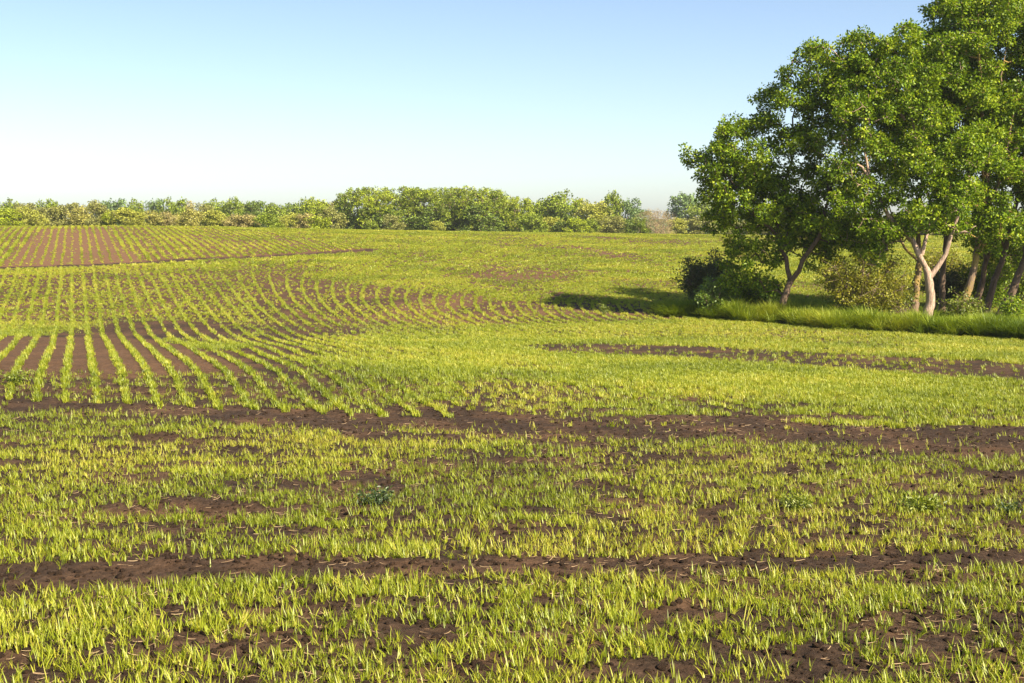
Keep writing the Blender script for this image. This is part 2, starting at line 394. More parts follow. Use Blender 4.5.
# rows running up the slope; they swing to the right beyond the hollow
HEAD = math.tan(math.radians(-17.0))
def row_x(c, Y, bend=1.0):
    t = bend * sstep(-14, 2, c); u = np.clip(Y - 55, 0, 18)
    return c + HEAD * (Y - 60) + t * (u * u / 50.0 + 0.85 * np.maximum(Y - 73, 0))
def rows_field():
    keep = []
    cs = np.arange(-125, 75, 0.56)
    for ci, c, bend in [(i, c, 1.0) for i, c in enumerate(cs)] + [(i, c, 0.0) for i, c in enumerate(cs)]:
        Y = [21.0 if bend else 70.0]
        while Y[-1] < 152: Y.append(Y[-1] + 0.034 + 0.00115 * Y[-1])
        Y = np.array(Y) + R.normal(0, 0.03, len(Y))
        X = row_x(c, Y, bend) + R.normal(0, 0.022 + 0.0002 * Y, len(Y)) + (fbm(Y * 0.12, np.full(len(Y), c * 9), 2, 5) - 0.5) * 0.12
        k = view_ok(X, Y) & (Y > head_y(X) - 0.2) & (inside(X, Y, HILLPOLY) == (bend == 0))
        if k.any(): keep.append((np.full(k.sum(), ci), X[k], Y[k]))
    I = np.concatenate([a[0] for a in keep]); X = np.concatenate([a[1] for a in keep]); Y = np.concatenate([a[2] for a in keep])
    cov = cover(X, Y)
    inpatch = inside(X, Y, PATCH); hill = inside(X, Y, HILLPOLY); bare = inside(X, Y, BAREHILL)
    near_left = (Y < 36) & (X < -1.0) & (Y > head_y(X) + 0.35)
    cov = np.where(near_left, np.maximum(cov, 0.72), cov)
    cov = np.where(inpatch, np.maximum(cov, 0.9), cov); cov = np.where(inside(X, Y, ARC), np.maximum(cov, 0.8), cov)
    rowv = vnoise(I * 0.9, Y * 0.03, 91)
    cov = np.where(hill, np.maximum(cov, 0.7) * (0.35 + 0.65 * (rowv > 0.38)) * (strip_dist(X, Y, HILL) > 0.8), cov); cov = np.where(bare, np.minimum(cov, 0.55), cov)
    k = (R.random(len(X)) < cov) & ~in_wood(X, Y)
    I, X, Y, hill, bare, inpatch = I[k], X[k], Y[k], hill[k], bare[k], inpatch[k]
    # nine rows that cross the bare patch stand as rows of their own
    cand = [i for i in np.unique(I) if inpatch[I == i].sum() > 60]
    own = np.isin(I, cand) & (Y < 50)
    order = sorted(cand, key=lambda i: X[(I == i) & own].mean())
    words = ['first', 'second', 'third', 'fourth', 'fifth', 'sixth', 'seventh', 'eighth', 'ninth', 'tenth', 'eleventh', 'twelfth', 'thirteenth', 'fourteenth', 'fifteenth', 'sixteenth', 'seventeenth', 'eighteenth']
    order = order[-16:]
    own = np.isin(I, order) & (Y < 50)
    for q, i in enumerate(order):
        m = (I == i) & own; x, y = X[m], Y[m]
        o = solid_scatter('crop_row', clump, x, y, R.uniform(0.8, 1.2, len(x)), tint_of(x, y, len(x)), R.uniform(0.75, 1.1, len(x)))
        tag(o, 'narrow green crop row crossing the bare brown patch, %s of them from the left' % words[q], 'crop row', 'crop rows crossing the bare patch')
    m = ~own & (Y < 78) & ~hill; x, y = X[m], Y[m]
    o = scatter('middle_crop_rows', clump, x, y, np.where(y > 52, 0.85, 1.0) * R.uniform(0.85, 1.25, len(x)), tint_of(x, y, len(x)), sclz=R.uniform(0.7, 1.1, len(x)))
    tag(o, 'green crop rows in the hollow beyond the bare headland strip', 'crop', kind='stuff')
    m = (Y >= 78) & ~hill; x, y = X[m], Y[m]
    o = scatter('upper_crop_rows', far_clump, x, y, R.uniform(0.8, 1.15, len(x)), tint_of(x, y, len(x)) - 0.05, sclz=R.uniform(0.65, 1.05, len(x)))
    tag(o, 'yellow-green crop rows curving up the far slope', 'crop', kind='stuff')
    m = hill & ~own; x, y = X[m], Y[m]; sc = np.where(bare[m], 0.66, 1.15)
    o = scatter('hilltop_crop_rows', clump, x, y, 1.5 * sc * R.uniform(0.8, 1.2, len(x)), tint_of(x, y, len(x)) + 0.05, sclz=sc * R.uniform(0.8, 1.1, len(x)))
    tag(o, 'thin straight crop rows on the red-brown hilltop at left', 'crop', kind='stuff')
rows_field()
def interrow():
    n = 520000
    Y = np.exp(R.uniform(math.log(21), math.log(152), n)); X = R.uniform(-1, 1, n) * (0.36 * 1.16 * Y + 1.2)
    cov = cover(X, Y) * 0.75 * sstep(0.40, 0.60, fbm(X * 0.22, Y * 0.10, 3, 101) + 0.16 * sstep(-0.12, 0.15, X / Y) - 0.06)
    cov = np.where(inside(X, Y, PATCH), 0.0, cov); cov = np.where(inside(X, Y, HILLPOLY), np.where(inside(X, Y, BAREHILL), 0.015, 0.10) * (strip_dist(X, Y, HILL) > 1.0), cov)
    far = sstep(66, 74, Y) * ~inside(X, Y, HILLPOLY)
    cov = np.maximum(cov, far * 1.0 * cover(X, Y))
    cov = np.maximum(cov, (Y > 25) * (Y < 56) * sstep(-0.17, -0.03, X / Y + 0.08 * (fbm(X * 0.25, Y * 0.10, 3, 111) - 0.5)) * 0.60 * cover(X, Y))
    cov = np.where(inside(X, Y, ARC), np.where(X / Y < -0.18, 0.24, 0.10), cov)
    cov = np.where((Y < 30) & (X < -2), np.maximum(np.minimum(cov, 0.14), 0.06 * (Y > head_y(X) + 0.6)), cov)
    k = (Y > head_y(X)) & ~in_wood(X, Y) & (R.random(n) < cov); X, Y = X[k], Y[k]
    s = (0.55 + 0.3 * R.random(len(X)))
    m = Y < 56
    o = scatter('thin_crop_regrowth', fine_clump, X[m], Y[m], 1.15 * s[m], tint_of(X[m], Y[m], m.sum()), sclz=1.2 * s[m])
    tag(o, 'scattered green seedlings filling the ground between the nearer crop rows', 'seedlings', kind='stuff')
    m = ~m
    o = scatter('slope_crop_regrowth', clump, X[m], Y[m], s[m] * (1 + 0.006 * Y[m]), tint_of(X[m], Y[m], m.sum()), sclz=s[m])
    tag(o, 'scattered green seedlings between the rows of the far slope', 'seedlings', kind='stuff')
interrow()

# straw and clods
def straw():
    s = NT('dry_straw'); a = s.n.new('ShaderNodeAttribute'); a.attribute_name = 'tint'; a.attribute_type = 'INSTANCER'
    b = s.add('ShaderNodeBsdfPrincipled', Roughness=0.7); s.link(s.ramp(a.outputs['Fac'], [(0, (0.20, 0.12, 0.06)), (1, (0.52, 0.38, 0.22))]), b.inputs['Base Color']); s.link(b.outputs[0], s.out.inputs[0])
    ms = []
    for i in range(6):
        L, w, bend = random.uniform(0.04, 0.12), random.uniform(0.0015, 0.0035), random.uniform(-0.006, 0.006)
        V, Q = [], []
        for k in range(4):
            t = k / 3 - 0.5
            for (yy, zz) in ((w, 0), (0, w * 1.2), (-w, 0)): V.append((t * L, bend * (1 - 4 * t * t) + yy, zz + 0.012 * abs(t)))
        for k in range(3):
            for e in range(3): Q.append((3 * k + e, 3 * k + (e + 1) % 3, 3 * k + 3 + (e + 1) % 3, 3 * k + 3 + e))
        ms.append(mesh('straw', V, [np.array(Q), np.array([(0, 1, 2), (11, 10, 9)])], s.m))
    c = proto_coll('straw', ms); n = 6500
    Y = np.exp(R.uniform(math.log(8.6), math.log(30), n)); X = R.uniform(-1, 1, n) * (0.42 * Y + 1.2)
    k = fbm(X * 0.6, Y * 1.2, 3, 55) > 0.42; X, Y = X[k], Y[k]
    o = scatter('straw_litter', c, X, Y, R.uniform(0.6, 1.5, len(X)), R.random(len(X)), zoff=0.012, tilt=0.12)
    tag(o, 'pale dry straw bits lying on the dark soil', 'straw', kind='stuff')
    ms = []
    for i in range(6):
        V = [];
        for a in range(4):
            ph = (a + 0.5) / 4 * math.pi
            for b in range(7):
                th = b / 7 * 6.283; r = random.uniform(0.7, 1.15)
                V.append((r * math.sin(ph) * math.cos(th), r * math.sin(ph) * math.sin(th), 0.65 * r * math.cos(ph)))
        Q = [(a * 7 + b, a * 7 + (b + 1) % 7, a * 7 + 7 + (b + 1) % 7, a * 7 + 7 + b) for a in range(3) for b in range(7)]
        V += [(0, 0, 0.6), (0, 0, -0.6)]
        T = [(28, (b + 1) % 7, b) for b in range(7)] + [(29, 21 + b, 21 + (b + 1) % 7) for b in range(7)]
        ms.append(mesh('clod', V, [np.array(Q), np.array(T)], SOIL))
    c = proto_coll('clod', ms); n = 30000
    Y = np.exp(R.uniform(math.log(8.6), math.log(28), n)); X = R.uniform(-1, 1, n) * (0.42 * Y + 1.2)
    sz = 0.006 + 0.04 * R.random(n) ** 4
    o = scatter('soil_clods', c, X, Y, sz, R.random(n), zoff=0.002, tilt=0.4)
    tag(o, 'crumbly dark soil clods strewn between the seedlings', 'soil', kind='stuff')
straw()
# ------------------------------------------------------------------ trees
def tube(pts, rad, sides=8, rough=0.0, seed=0):
    """one continuous tapering limb through pts"""
    P = np.asarray(pts, float); rad = np.asarray(rad, float); rg = np.random.default_rng(seed)
    d = np.gradient(P, axis=0); d /= np.linalg.norm(d, axis=1)[:, None] + 1e-9
    V = []; ref = np.array([0.31, 0.95, 0.05])
    for k in range(len(P)):
        u = np.cross(d[k], ref); u /= np.linalg.norm(u) + 1e-9; v = np.cross(d[k], u)
        a = np.arange(sides) / sides * 2 * math.pi
        r = rad[k] * (1 + rough * rg.normal(0, 1, sides))
        V.append(P[k] + (np.cos(a) * r)[:, None] * u + (np.sin(a) * r)[:, None] * v)
    V = np.vstack(V); n = len(P)
    i = np.arange(n * sides).reshape(n, sides); j = np.roll(i, -1, 1)
    F = np.stack([i[:-1], j[:-1], j[1:], i[1:]], -1).reshape(-1, 4)
    V = np.vstack([V, P[-1:] + d[-1:] * rad[-1]]); T = np.stack([i[-1], j[-1], np.full(sides, n * sides)], -1)
    return V, F, T
def smooth_path(pts, n=10, wob=0.0, rg=None):
    P = np.asarray(pts, float)
    s = np.concatenate([[0], np.cumsum(np.linalg.norm(np.diff(P, axis=0), axis=1))]); t = np.linspace(0, s[-1], n)
    Q = np.stack([np.interp(t, s, P[:, k]) for k in range(3)], -1)
    for _ in range(2): Q[1:-1] = 0.25 * Q[:-2] + 0.5 * Q[1:-1] + 0.25 * Q[2:]
    if wob and rg is not None: Q[1:-1] += rg.normal(0, wob, Q[1:-1].shape)
    return Q
def many_tubes(segs, sides=4):
    V, F = [], []; o = 0
    for a, b, r0, r1 in segs:
        d = b - a; L = np.linalg.norm(d)
        if L < 1e-5: continue
        d = d / L; u = np.cross(d, (0.3, 0.9, 0.31)); u /= np.linalg.norm(u); v = np.cross(d, u)
        ang = np.arange(sides) / sides * 2 * math.pi; ring = np.cos(ang)[:, None] * u + np.sin(ang)[:, None] * v
        V.append(a + ring * r0); V.append(b + ring * r1)
        i = o + np.arange(sides); j = o + np.roll(np.arange(sides), -1)
        F.append(np.stack([i, j, j + sides, i + sides], -1)); o += 2 * sides
    if not V: return np.zeros((0, 3)), np.zeros((0, 4), int)
    return np.vstack(V), np.vstack(F)
def leaves(cent, n_each, spread, size, rg, up=0.35, outward=None, aspect=0.62):
    """leaf blades: folded kites, 2 triangles each; returns V, T, tint per vertex"""
    N = len(cent) * n_each
    c = np.repeat(cent, n_each, 0); d = rg.normal(0, 1, (N, 3)); d /= np.linalg.norm(d, axis=1)[:, None]
    r = spread * rg.random(N) ** 0.5
    p = c + d * r[:, None] * np.array([1, 1, 0.75])
    ax = d + rg.normal(0, 0.55, (N, 3)) + np.array([0, 0, -0.25]); ax /= np.linalg.norm(ax, axis=1)[:, None]
    nm = rg.normal(0, 0.75, (N, 3)) + np.array([0, 0, up])
    if outward is not None: nm += np.repeat(outward, n_each, 0) * 0.5
    sd_ = np.cross(ax, nm); sd_ /= np.linalg.norm(sd_, axis=1)[:, None] + 1e-9
    nn = np.cross(sd_, ax)
    L = size * rg.uniform(0.65, 1.25, N)[:, None]; w = L * aspect * 0.5
    V = np.stack([p, p + ax * L * 0.5 + sd_ * w + nn * w * 0.3, p + ax * L, p + ax * L * 0.5 - sd_ * w + nn * w * 0.3], 1).reshape(-1, 3)
    i = np.arange(N) * 4
    T = np.concatenate([np.stack([i, i + 1, i + 2], -1), np.stack([i, i + 2, i + 3], -1)])
    tc = np.repeat(rg.normal(0, 0.15, len(cent)), n_each) + rg.normal(0, 0.2, N) + 0.47
    return V, T, np.repeat(tc, 4)
def crown_points(lobes, per, rg, shell=0.62):
    """tuft centres on the outer shells of many overlapping lobes (x, y, z, radius)"""
    L = np.asarray(lobes, float); P, O = [], []
    for q, (x, y, z, r) in enumerate(L):
        n = max(4, int(per * r * r)); d = rg.normal(0, 1, (n, 3)); d /= np.linalg.norm(d, axis=1)[:, None]
        p = np.array([x, y, z]) + d * (r * rg.uniform(shell, 1.05, n))[:, None] * np.array([1, 1, 0.85])
        dd = np.linalg.norm(p[:, None] - L[None, :, :3], axis=2) / L[None, :, 3]; dd[:, q] = 9
        k = (dd.min(1) > 0.6) | (rg.random(n) < 0.22)
        P.append(p[k]); O.append(d[k])
    return np.vstack(P), np.vstack(O)
def grow(points, nodes, rg, tip=0.010, reach=0.45):
    """join every tuft to the nearest limb by a bent twig; radii follow from what each one carries"""
    pos = [np.asarray(n, float) for n in nodes]; par = [-1] * len(pos)
    P = np.array(pos); d0 = np.min(np.linalg.norm(points[:, None] - P[None], axis=2), axis=1)
    n0 = len(pos)
    A = np.zeros((n0 + len(points) * 2, 3)); A[:n0] = P; cnt = n0; par = np.full(len(A), -1)
    for i in np.argsort(d0):
        t = points[i]; dist = np.linalg.norm(A[:cnt] - t, axis=1) + 0.25 * np.maximum(0, A[:cnt, 2] - t[2] + 0.2)
        k = int(np.argmin(dist)); m = A[k] * 0.5 + t * 0.5 + rg.normal(0, 0.08, 3) * min(1, dist[k]) + np.array([0, 0, -0.05 * dist[k]])
        A[cnt] = m; par[cnt] = k; A[cnt + 1] = t; par[cnt + 1] = cnt; cnt += 2
    load = np.zeros(cnt)
    for i in range(cnt - 1, n0 - 1, -1):
        load[i] += 1 if load[i] == 0 else 0
        if par[i] >= 0: load[par[i]] += load[i]
    rad = tip * np.maximum(load, 1) ** 0.42
    return [(A[par[i]], A[i], rad[par[i]] if par[i] >= n0 else rad[i] * 1.15, rad[i]) for i in range(n0, cnt)]

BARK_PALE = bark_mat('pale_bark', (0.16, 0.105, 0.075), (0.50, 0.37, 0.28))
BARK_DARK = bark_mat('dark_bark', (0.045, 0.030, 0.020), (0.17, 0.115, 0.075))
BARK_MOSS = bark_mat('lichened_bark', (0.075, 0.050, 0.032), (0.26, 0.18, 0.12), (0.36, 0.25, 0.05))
TWIG = bark_mat('twig_bark', (0.10, 0.065, 0.045), (0.28, 0.20, 0.14), scale=8)
LEAF_A = leaf_mat('poplar_leaf', (0.042, 0.088, 0.005), (0.165, 0.265, 0.009), (0.360, 0.430, 0.022), trans=0.30, gloss=0.015, rough=0.42)
LEAF_B = leaf_mat('yellow_leaf', (0.080, 0.120, 0.008), (0.175, 0.225, 0.012), (0.270, 0.310, 0.020), trans=0.38, gloss=0.05)
LEAF_OLIVE = leaf_mat('olive_bush_leaf', (0.110, 0.120, 0.008), (0.260, 0.265, 0.015), (0.410, 0.380, 0.030), trans=0.35, gloss=0.03)  # brightened for the olive bush, standing in for sun the pale tree's crown blocks
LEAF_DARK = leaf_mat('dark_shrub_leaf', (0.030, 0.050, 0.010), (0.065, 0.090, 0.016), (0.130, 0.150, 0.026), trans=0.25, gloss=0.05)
LEAF_LIME = leaf_mat('lime_shrub_leaf', (0.070, 0.130, 0.010), (0.140, 0.230, 0.014), (0.220, 0.310, 0.025), trans=0.4, gloss=0.05)

TD = 57.0
def P3(px, py, d):
    a, b = ray(px, py); return np.array([a * d, d, CZ + b * d])
def big_tree(label, d, trunk, limbs, lobes, bark, leafm=LEAF_A, r0=0.2, per=44, n_leaf=46, leaf=0.125, seed=1, name='broadleaf_tree', group='trees of the roadside belt', depth=1.0, extra_lobes=0, thin=1.0):
    """trunk / limbs: pixel polylines with a depth offset, read at the trunk's distance d; lobes: (px, py, depth offset, radius m)"""
    rg = np.random.default_rng(seed)
    base = P3(trunk[0][0], trunk[0][1], d); base[2] = gz(base[0], base[1]) - 0.06
    root = obj(name, None); root.location = base; tag(root, label, 'tree', group)
    pts = [P3(p[0], p[1], d + (p[2] if len(p) > 2 else 0)) for p in trunk]; pts[0] = base
    path = smooth_path(pts, 12, 0.02, rg); rad = r0 * np.linspace(1, 0.62, 12); rad[0] *= 1.4; rad[1] *= 1.12
    V, F, T = tube(path - base, rad, 10, 0.05, seed); tr = obj('trunk', mesh('trunk', V, [F, T], bark, True), root)
    nodes = list(path[5:])
    for li, (ln, ra) in enumerate(limbs):
        lp = smooth_path([P3(p[0], p[1], d + (p[2] if len(p) > 2 else 0)) for p in ln], 10, 0.05, rg)
        V, F, T = tube(lp - base, ra * np.linspace(1, 0.28, 10), 8, 0.05, seed + li); obj('limb', mesh('limb', V, [F, T], bark, True), tr)
        nodes += list(lp[2:])
    L = []
    for (px, py, dd, r) in lobes:
        c = P3(px, py, d + dd); m = max(3, int(round(6.0 * r * r * thin)))
        for _ in range(m):
            v = rg.normal(0, 1, 3); v /= np.linalg.norm(v); rr = r * rg.uniform(0.45, 1.12)
            L.append((*(c + v * rr * np.array([1, depth, 0.95])), rg.uniform(0.30, 0.68)))
    pts, out = crown_points(L, per, rg)
    segs = grow(pts, nodes, rg)
    V, T, tint = leaves(pts - base, n_leaf, 0.25, leaf, rg, outward=out)
    me = mesh('crown', V, [T], leafm); fattr(me, 'tint', np.clip(tint, 0, 1)); cr = obj('crown', me, root)
    V, F = many_tubes([(a - base, b - base, s, t) for a, b, s, t in segs], 4); tag(obj('branches', mesh('branches', V, [F], bark), cr), kind='stuff')
    return root

big_tree('dark leaning tree with low hanging foliage at the left end of the tree belt', 58.5,
         [(779, 314), (784, 297), (791, 281)],
         [([(791, 281), (786, 262), (783, 244, .3), (776, 215, .6), (768, 180, .4)], .105), ([(791, 281), (803, 268, -.3), (812, 250, -.6), (826, 215, -.8), (830, 170, -.6)], .115),
          ([(783, 244, .3), (765, 225, -.3), (742, 195, -.6), (722, 170, -.5)], .07), ([(776, 215, .6), (790, 170, .8), (792, 125, .6), (798, 90, .3)], .07),
          ([(830, 190, -.7), (845, 150, .2), (838, 105, .4)], .06)],
         [(762, 150, 0, 1.7), (722, 163, 0, 1.0), (738, 195, -.3, 1.2), (770, 195, .3, 1.6), (748, 235, .2, 1.1), (742, 268, .5, 1.0), (757, 288, .8, .75), (800, 120, .2, 1.7),
          (812, 200, -.2, 1.7), (775, 110, .3, 1.0), (820, 80, .4, 1.3), (800, 225, .6, 1.3), (735, 140, .2, .8), (832, 235, .6, 1.1), (775, 250, 1.0, .8), (712, 178, -.2, .9), (730, 125, .3, .8), (815, 245, .9, .8), (705, 150, .1, .6), (728, 212, 0, .8)], BARK_DARK, r0=.19, seed=3)
big_tree('pale-barked tree with a forked trunk lit by the sun', 57.0,
         [(925, 320), (931, 300), (929, 280), (926, 268)],
         [([(926, 268), (922, 255), (912, 241), (902, 234, -.1), (890, 215, -.2), (872, 185, -.3), (862, 140)], .12), ([(930, 277), (940, 259), (951, 240), (955, 228, -.2), (963, 200, -.3), (972, 165)], .11),
          ([(922, 255), (925, 238, .2), (935, 222, .4), (925, 190, .2), (915, 140), (905, 80)], .08), ([(912, 241), (898, 240, .4), (886, 244, .5)], .045), ([(953, 234, -.1), (966, 232, -.3), (976, 226, -.5)], .05),
          ([(872, 185, -.3), (850, 150, -.5), (840, 110, -.2)], .06), ([(905, 120), (890, 70, -.2), (880, 45, -.1)], .05), ([(862, 140), (868, 128, -1.2), (874, 122, -1.5)], .05)],
         [(880, 80, 0, 1.9), (850, 110, -.2, 1.6), (905, 120, -.3, 1.7), (870, 160, -.4, 1.8), (845, 190, -.3, 1.4), (890, 205, -.3, 1.3), (915, 165, -.4, 1.4), (840, 60, .3, 1.2), (905, 50, .2, 1.1), (922, 40, .3, 1.0), (930, 75, .1, 1.0),
          (940, 190, -.6, 1.0), (860, 230, .3, 1.0), (872, 40, .2, .8), (828, 150, .2, 1.2), (918, 212, -.6, .7), (955, 150, -.4, 1.2), (895, 222, .5, .8), (878, 240, .9, .8), (962, 195, -.7, .9), (946, 220, -.3, .55), (850, 245, 1.0, .7), (870, 60, -.3, 1.2)], BARK_PALE, r0=.22, seed=8)
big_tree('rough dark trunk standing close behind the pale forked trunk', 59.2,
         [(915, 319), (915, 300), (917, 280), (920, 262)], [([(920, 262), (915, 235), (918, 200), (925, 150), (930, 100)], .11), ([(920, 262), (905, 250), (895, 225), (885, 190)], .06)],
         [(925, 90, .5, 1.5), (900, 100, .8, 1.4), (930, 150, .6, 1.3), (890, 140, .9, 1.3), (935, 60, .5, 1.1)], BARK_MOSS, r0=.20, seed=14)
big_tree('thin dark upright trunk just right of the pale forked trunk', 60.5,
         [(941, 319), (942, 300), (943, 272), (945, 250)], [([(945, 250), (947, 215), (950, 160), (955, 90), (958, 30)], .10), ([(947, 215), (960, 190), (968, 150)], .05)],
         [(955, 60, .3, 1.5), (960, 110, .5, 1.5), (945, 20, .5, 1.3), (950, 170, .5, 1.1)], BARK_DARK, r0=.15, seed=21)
big_tree('tall tree with a lichened yellow trunk leaning right', 58.6,
         [(959, 320), (963, 303), (970, 284), (974, 266), (978, 245)],
         [([(978, 245), (985, 215), (986, 170), (984, 120), (980, 60), (978, 5)], .14), ([(985, 215), (1000, 180, -.3), (1012, 130, -.5), (1018, 80, -.4)], .08), ([(985, 180), (976, 150, -.4), (973, 128, -.5)], .07),
          ([(984, 120), (1000, 90, .3), (1006, 50, .4)], .06), ([(1004, 165, -.3), (1012, 152, -.7), (1018, 148, -.9)], .05)],
         [(975, 40, 0, 1.9), (1005, 70, .2, 1.8), (965, 90, -.3, 1.5), (1000, 20, .3, 1.6), (985, -10, 0, 1.5), (1010, 120, 0, 1.5), (975, 140, -.4, 1.2), (955, 30, .2, 1.2), (1015, 175, -.2, 1.2), (990, 200, .3, 1.0), (950, 70, .4, 1.0), (968, 205, -.6, .9), (1005, 225, -.5, .9), (978, 235, .5, .7)], BARK_MOSS, r0=.19, seed=33)
big_tree('tree with a dark slanting trunk behind the lichened one', 61.5,
         [(985, 316), (990, 295), (998, 272), (1005, 250)], [([(1005, 250), (1015, 215), (1025, 160), (1030, 90)], .12), ([(1005, 250), (998, 225), (992, 190)], .06)],
         [(1030, 100, 0, 1.7), (1025, 160, 0, 1.5), (1045, 60, .2, 1.7), (1020, 215, .5, 1.1), (1040, 10, 0, 1.6), (1000, 235, .6, .9), (1022, 250, .8, .9)], BARK_DARK, r0=.17, seed=45)
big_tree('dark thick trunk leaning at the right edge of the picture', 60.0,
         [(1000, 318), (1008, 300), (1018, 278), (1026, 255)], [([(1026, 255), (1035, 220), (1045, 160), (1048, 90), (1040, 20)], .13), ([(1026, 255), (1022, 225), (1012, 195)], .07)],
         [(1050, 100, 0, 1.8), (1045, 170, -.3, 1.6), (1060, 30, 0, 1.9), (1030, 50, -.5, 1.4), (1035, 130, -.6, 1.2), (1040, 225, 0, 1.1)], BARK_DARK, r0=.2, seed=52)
big_tree('forked dark tree at the far right end of the belt', 63.0,
         [(972, 313), (978, 298), (983, 280), (986, 262)], [([(986, 262), (982, 225), (970, 180), (962, 120)], .10), ([(986, 262), (998, 235), (1003, 200), (1005, 150)], .09)],
         [(960, 130, .5, 1.5), (1000, 150, .5, 1.5), (980, 90, .5, 1.5), (965, 200, .5, 1.1), (950, 225, .7, .9), (985, 225, .8, 1.0), (1010, 250, 1.0, 1.0)], BARK_DARK, r0=.16, seed=58)
big_tree('broad tree mostly beyond the right edge of the picture', 59.0,
         [(1075, 322), (1080, 290), (1078, 262)], [([(1078, 262), (1085, 215), (1090, 150), (1085, 60)], .14), ([(1078, 262), (1062, 230), (1055, 190)], .08)],
         [(1085, 80, 0, 2.2), (1070, 150, 0, 1.9), (1110, 130, 0, 2.0), (1090, 10, 0, 2.0), (1080, 210, 0, 1.4)], BARK_DARK, r0=.22, seed=63, n_leaf=24)

# ------------------------------------------------------------------ shrubs
def shrub(name, label, d, bx, by, w, h, leafm, bark=TWIG, n_stem=9, per=4, n_leaf=16, leaf=0.10, spread=0.2, seed=1, cat='shrub', group=None, lean=0.0, fill=1.0, up=0.4):
    rg = np.random.default_rng(seed); x0 = at_dist(bx, d, by); z0 = gz(x0, d) - 0.03
    root = obj(name, None); root.location = (x0, d, z0); tag(root, label, cat, group)
    segs, tips = [], []
    for i in range(n_stem):
        a = rg.uniform(0, 2 * math.pi); out = w / 2 * math.sqrt(rg.random()) ; hh = h * rg.uniform(0.62, 1.0) * (1 - 0.35 * (out / (w / 2)) ** 2)
        b = np.array([0.06 * math.cos(a), 0.06 * math.sin(a), 0.0]); t = np.array([out * math.cos(a) + lean * hh, out * math.sin(a), hh])
        m = b * 0.5 + t * 0.5 + np.array([-0.25 * out * math.cos(a), -0.25 * out * math.sin(a), 0.06 * h]) * 0.6
        path = smooth_path([b, m, t], 7, 0.02, rg); rr = 0.022 * h / 2 * np.linspace(1, 0.3, 7) + 0.004
        for k in range(6): segs.append((path[k], path[k + 1], rr[k], rr[k + 1]))
        for k in range(2, 7):
            for _ in range(per):
                if rg.random() > fill: continue
                tip = path[k] + rg.normal(0, 1, 3) * np.array([0.20, 0.20, 0.15]) * (w / 3 + 0.4) ; tip[2] = max(tip[2], 0.10)
                segs.append((path[k], tip, 0.008, 0.004)); tips.append(tip)
    V, F = many_tubes(segs, 4); obj('stems', mesh('stems', V, [F], bark), root)
    V, T, tint = leaves(np.array(tips), n_leaf, spread, leaf, rg, up=up)
    V[:, 2] = np.maximum(V[:, 2], 0.03)
    me = mesh('foliage', V, [T], leafm); fattr(me, 'tint', np.clip(tint, 0, 1)); obj('foliage', me, root)
    return root
shrub('olive_bush', 'olive-yellow bush coloured as sunlit with many thin stems left of the pale forked tree', 57.6, 860, 313, 3.6, 3.1, LEAF_OLIVE, n_stem=26, per=8, n_leaf=16, leaf=.09, spread=.2, seed=4)
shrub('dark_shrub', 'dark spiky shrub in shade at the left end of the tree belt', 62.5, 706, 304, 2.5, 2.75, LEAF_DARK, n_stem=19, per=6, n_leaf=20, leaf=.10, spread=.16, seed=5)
shrub('lime_shrub', 'small bright lime-green shrub in front of the dark spiky one', 59.3, 716, 311, 1.5, 1.8, LEAF_LIME, n_stem=9, per=6, n_leaf=14, leaf=.11, spread=.18, seed=6)
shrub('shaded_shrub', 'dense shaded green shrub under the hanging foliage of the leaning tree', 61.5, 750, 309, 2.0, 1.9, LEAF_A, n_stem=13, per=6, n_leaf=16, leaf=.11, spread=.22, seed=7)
shrub('yellow_bush', 'low yellow-green bush in front of the trunks near the right edge', 58.2, 960, 321, 1.7, 1.05, LEAF_B, n_stem=12, per=5, n_leaf=12, leaf=.10, spread=.2, seed=9)
shrub('green_sapling', 'small yellow-green sapling between the olive bush and the forked tree', 59.0, 897, 316, 0.9, 1.6, LEAF_B, n_stem=5, per=5, n_leaf=12, leaf=.10, spread=.2, seed=10)
shrub('low_bush', 'low green bush at the right edge below the dark trunks', 58.6, 1012, 323, 1.2, .95, LEAF_A, n_stem=9, per=5, n_leaf=12, leaf=.10, spread=.2, seed=12)
shrub('back_bush', 'pale olive bush seen between the trunks behind the lichened tree', 72.0, 1000, 300, 3.6, 3.0, LEAF_OLIVE, n_stem=18, per=6, n_leaf=14, leaf=.12, spread=.25, seed=13)
shrub('back_bush', 'yellow-green bush behind the trunks at the right edge', 70.0, 1042, 300, 3.4, 3.3, LEAF_B, n_stem=18, per=6, n_leaf=14, leaf=.12, spread=.25, seed=15)
shrub('back_bush', 'olive bush seen through the fork of the pale tree', 74.0, 945, 298, 2.6, 2.4, LEAF_OLIVE, n_stem=14, per=6, n_leaf=12, leaf=.12, spread=.25, seed=16)
shrub('undergrowth_bush', 'shaded green bush between the lichened trunk and the dark slanting trunks', 64.0, 985, 312, 2.4, 2.3, LEAF_A, n_stem=13, per=6, n_leaf=14, leaf=.11, spread=.24, seed=41)
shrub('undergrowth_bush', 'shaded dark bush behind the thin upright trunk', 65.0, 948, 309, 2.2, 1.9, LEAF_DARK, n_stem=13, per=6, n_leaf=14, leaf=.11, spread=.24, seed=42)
shrub('undergrowth_bush', 'tall shaded bush behind the trunk leaning at the right edge', 66.0, 1018, 308, 2.8, 3.0, LEAF_A, n_stem=15, per=6, n_leaf=14, leaf=.11, spread=.24, seed=43)
shrub('dead_brush', 'grey tangle of dead brushwood on the ground beside the olive bush', 58.9, 893, 316, 1.7, .75, LEAF_DARK, n_stem=26, per=5, n_leaf=1, leaf=.03, spread=.1, seed=17, cat='brushwood')

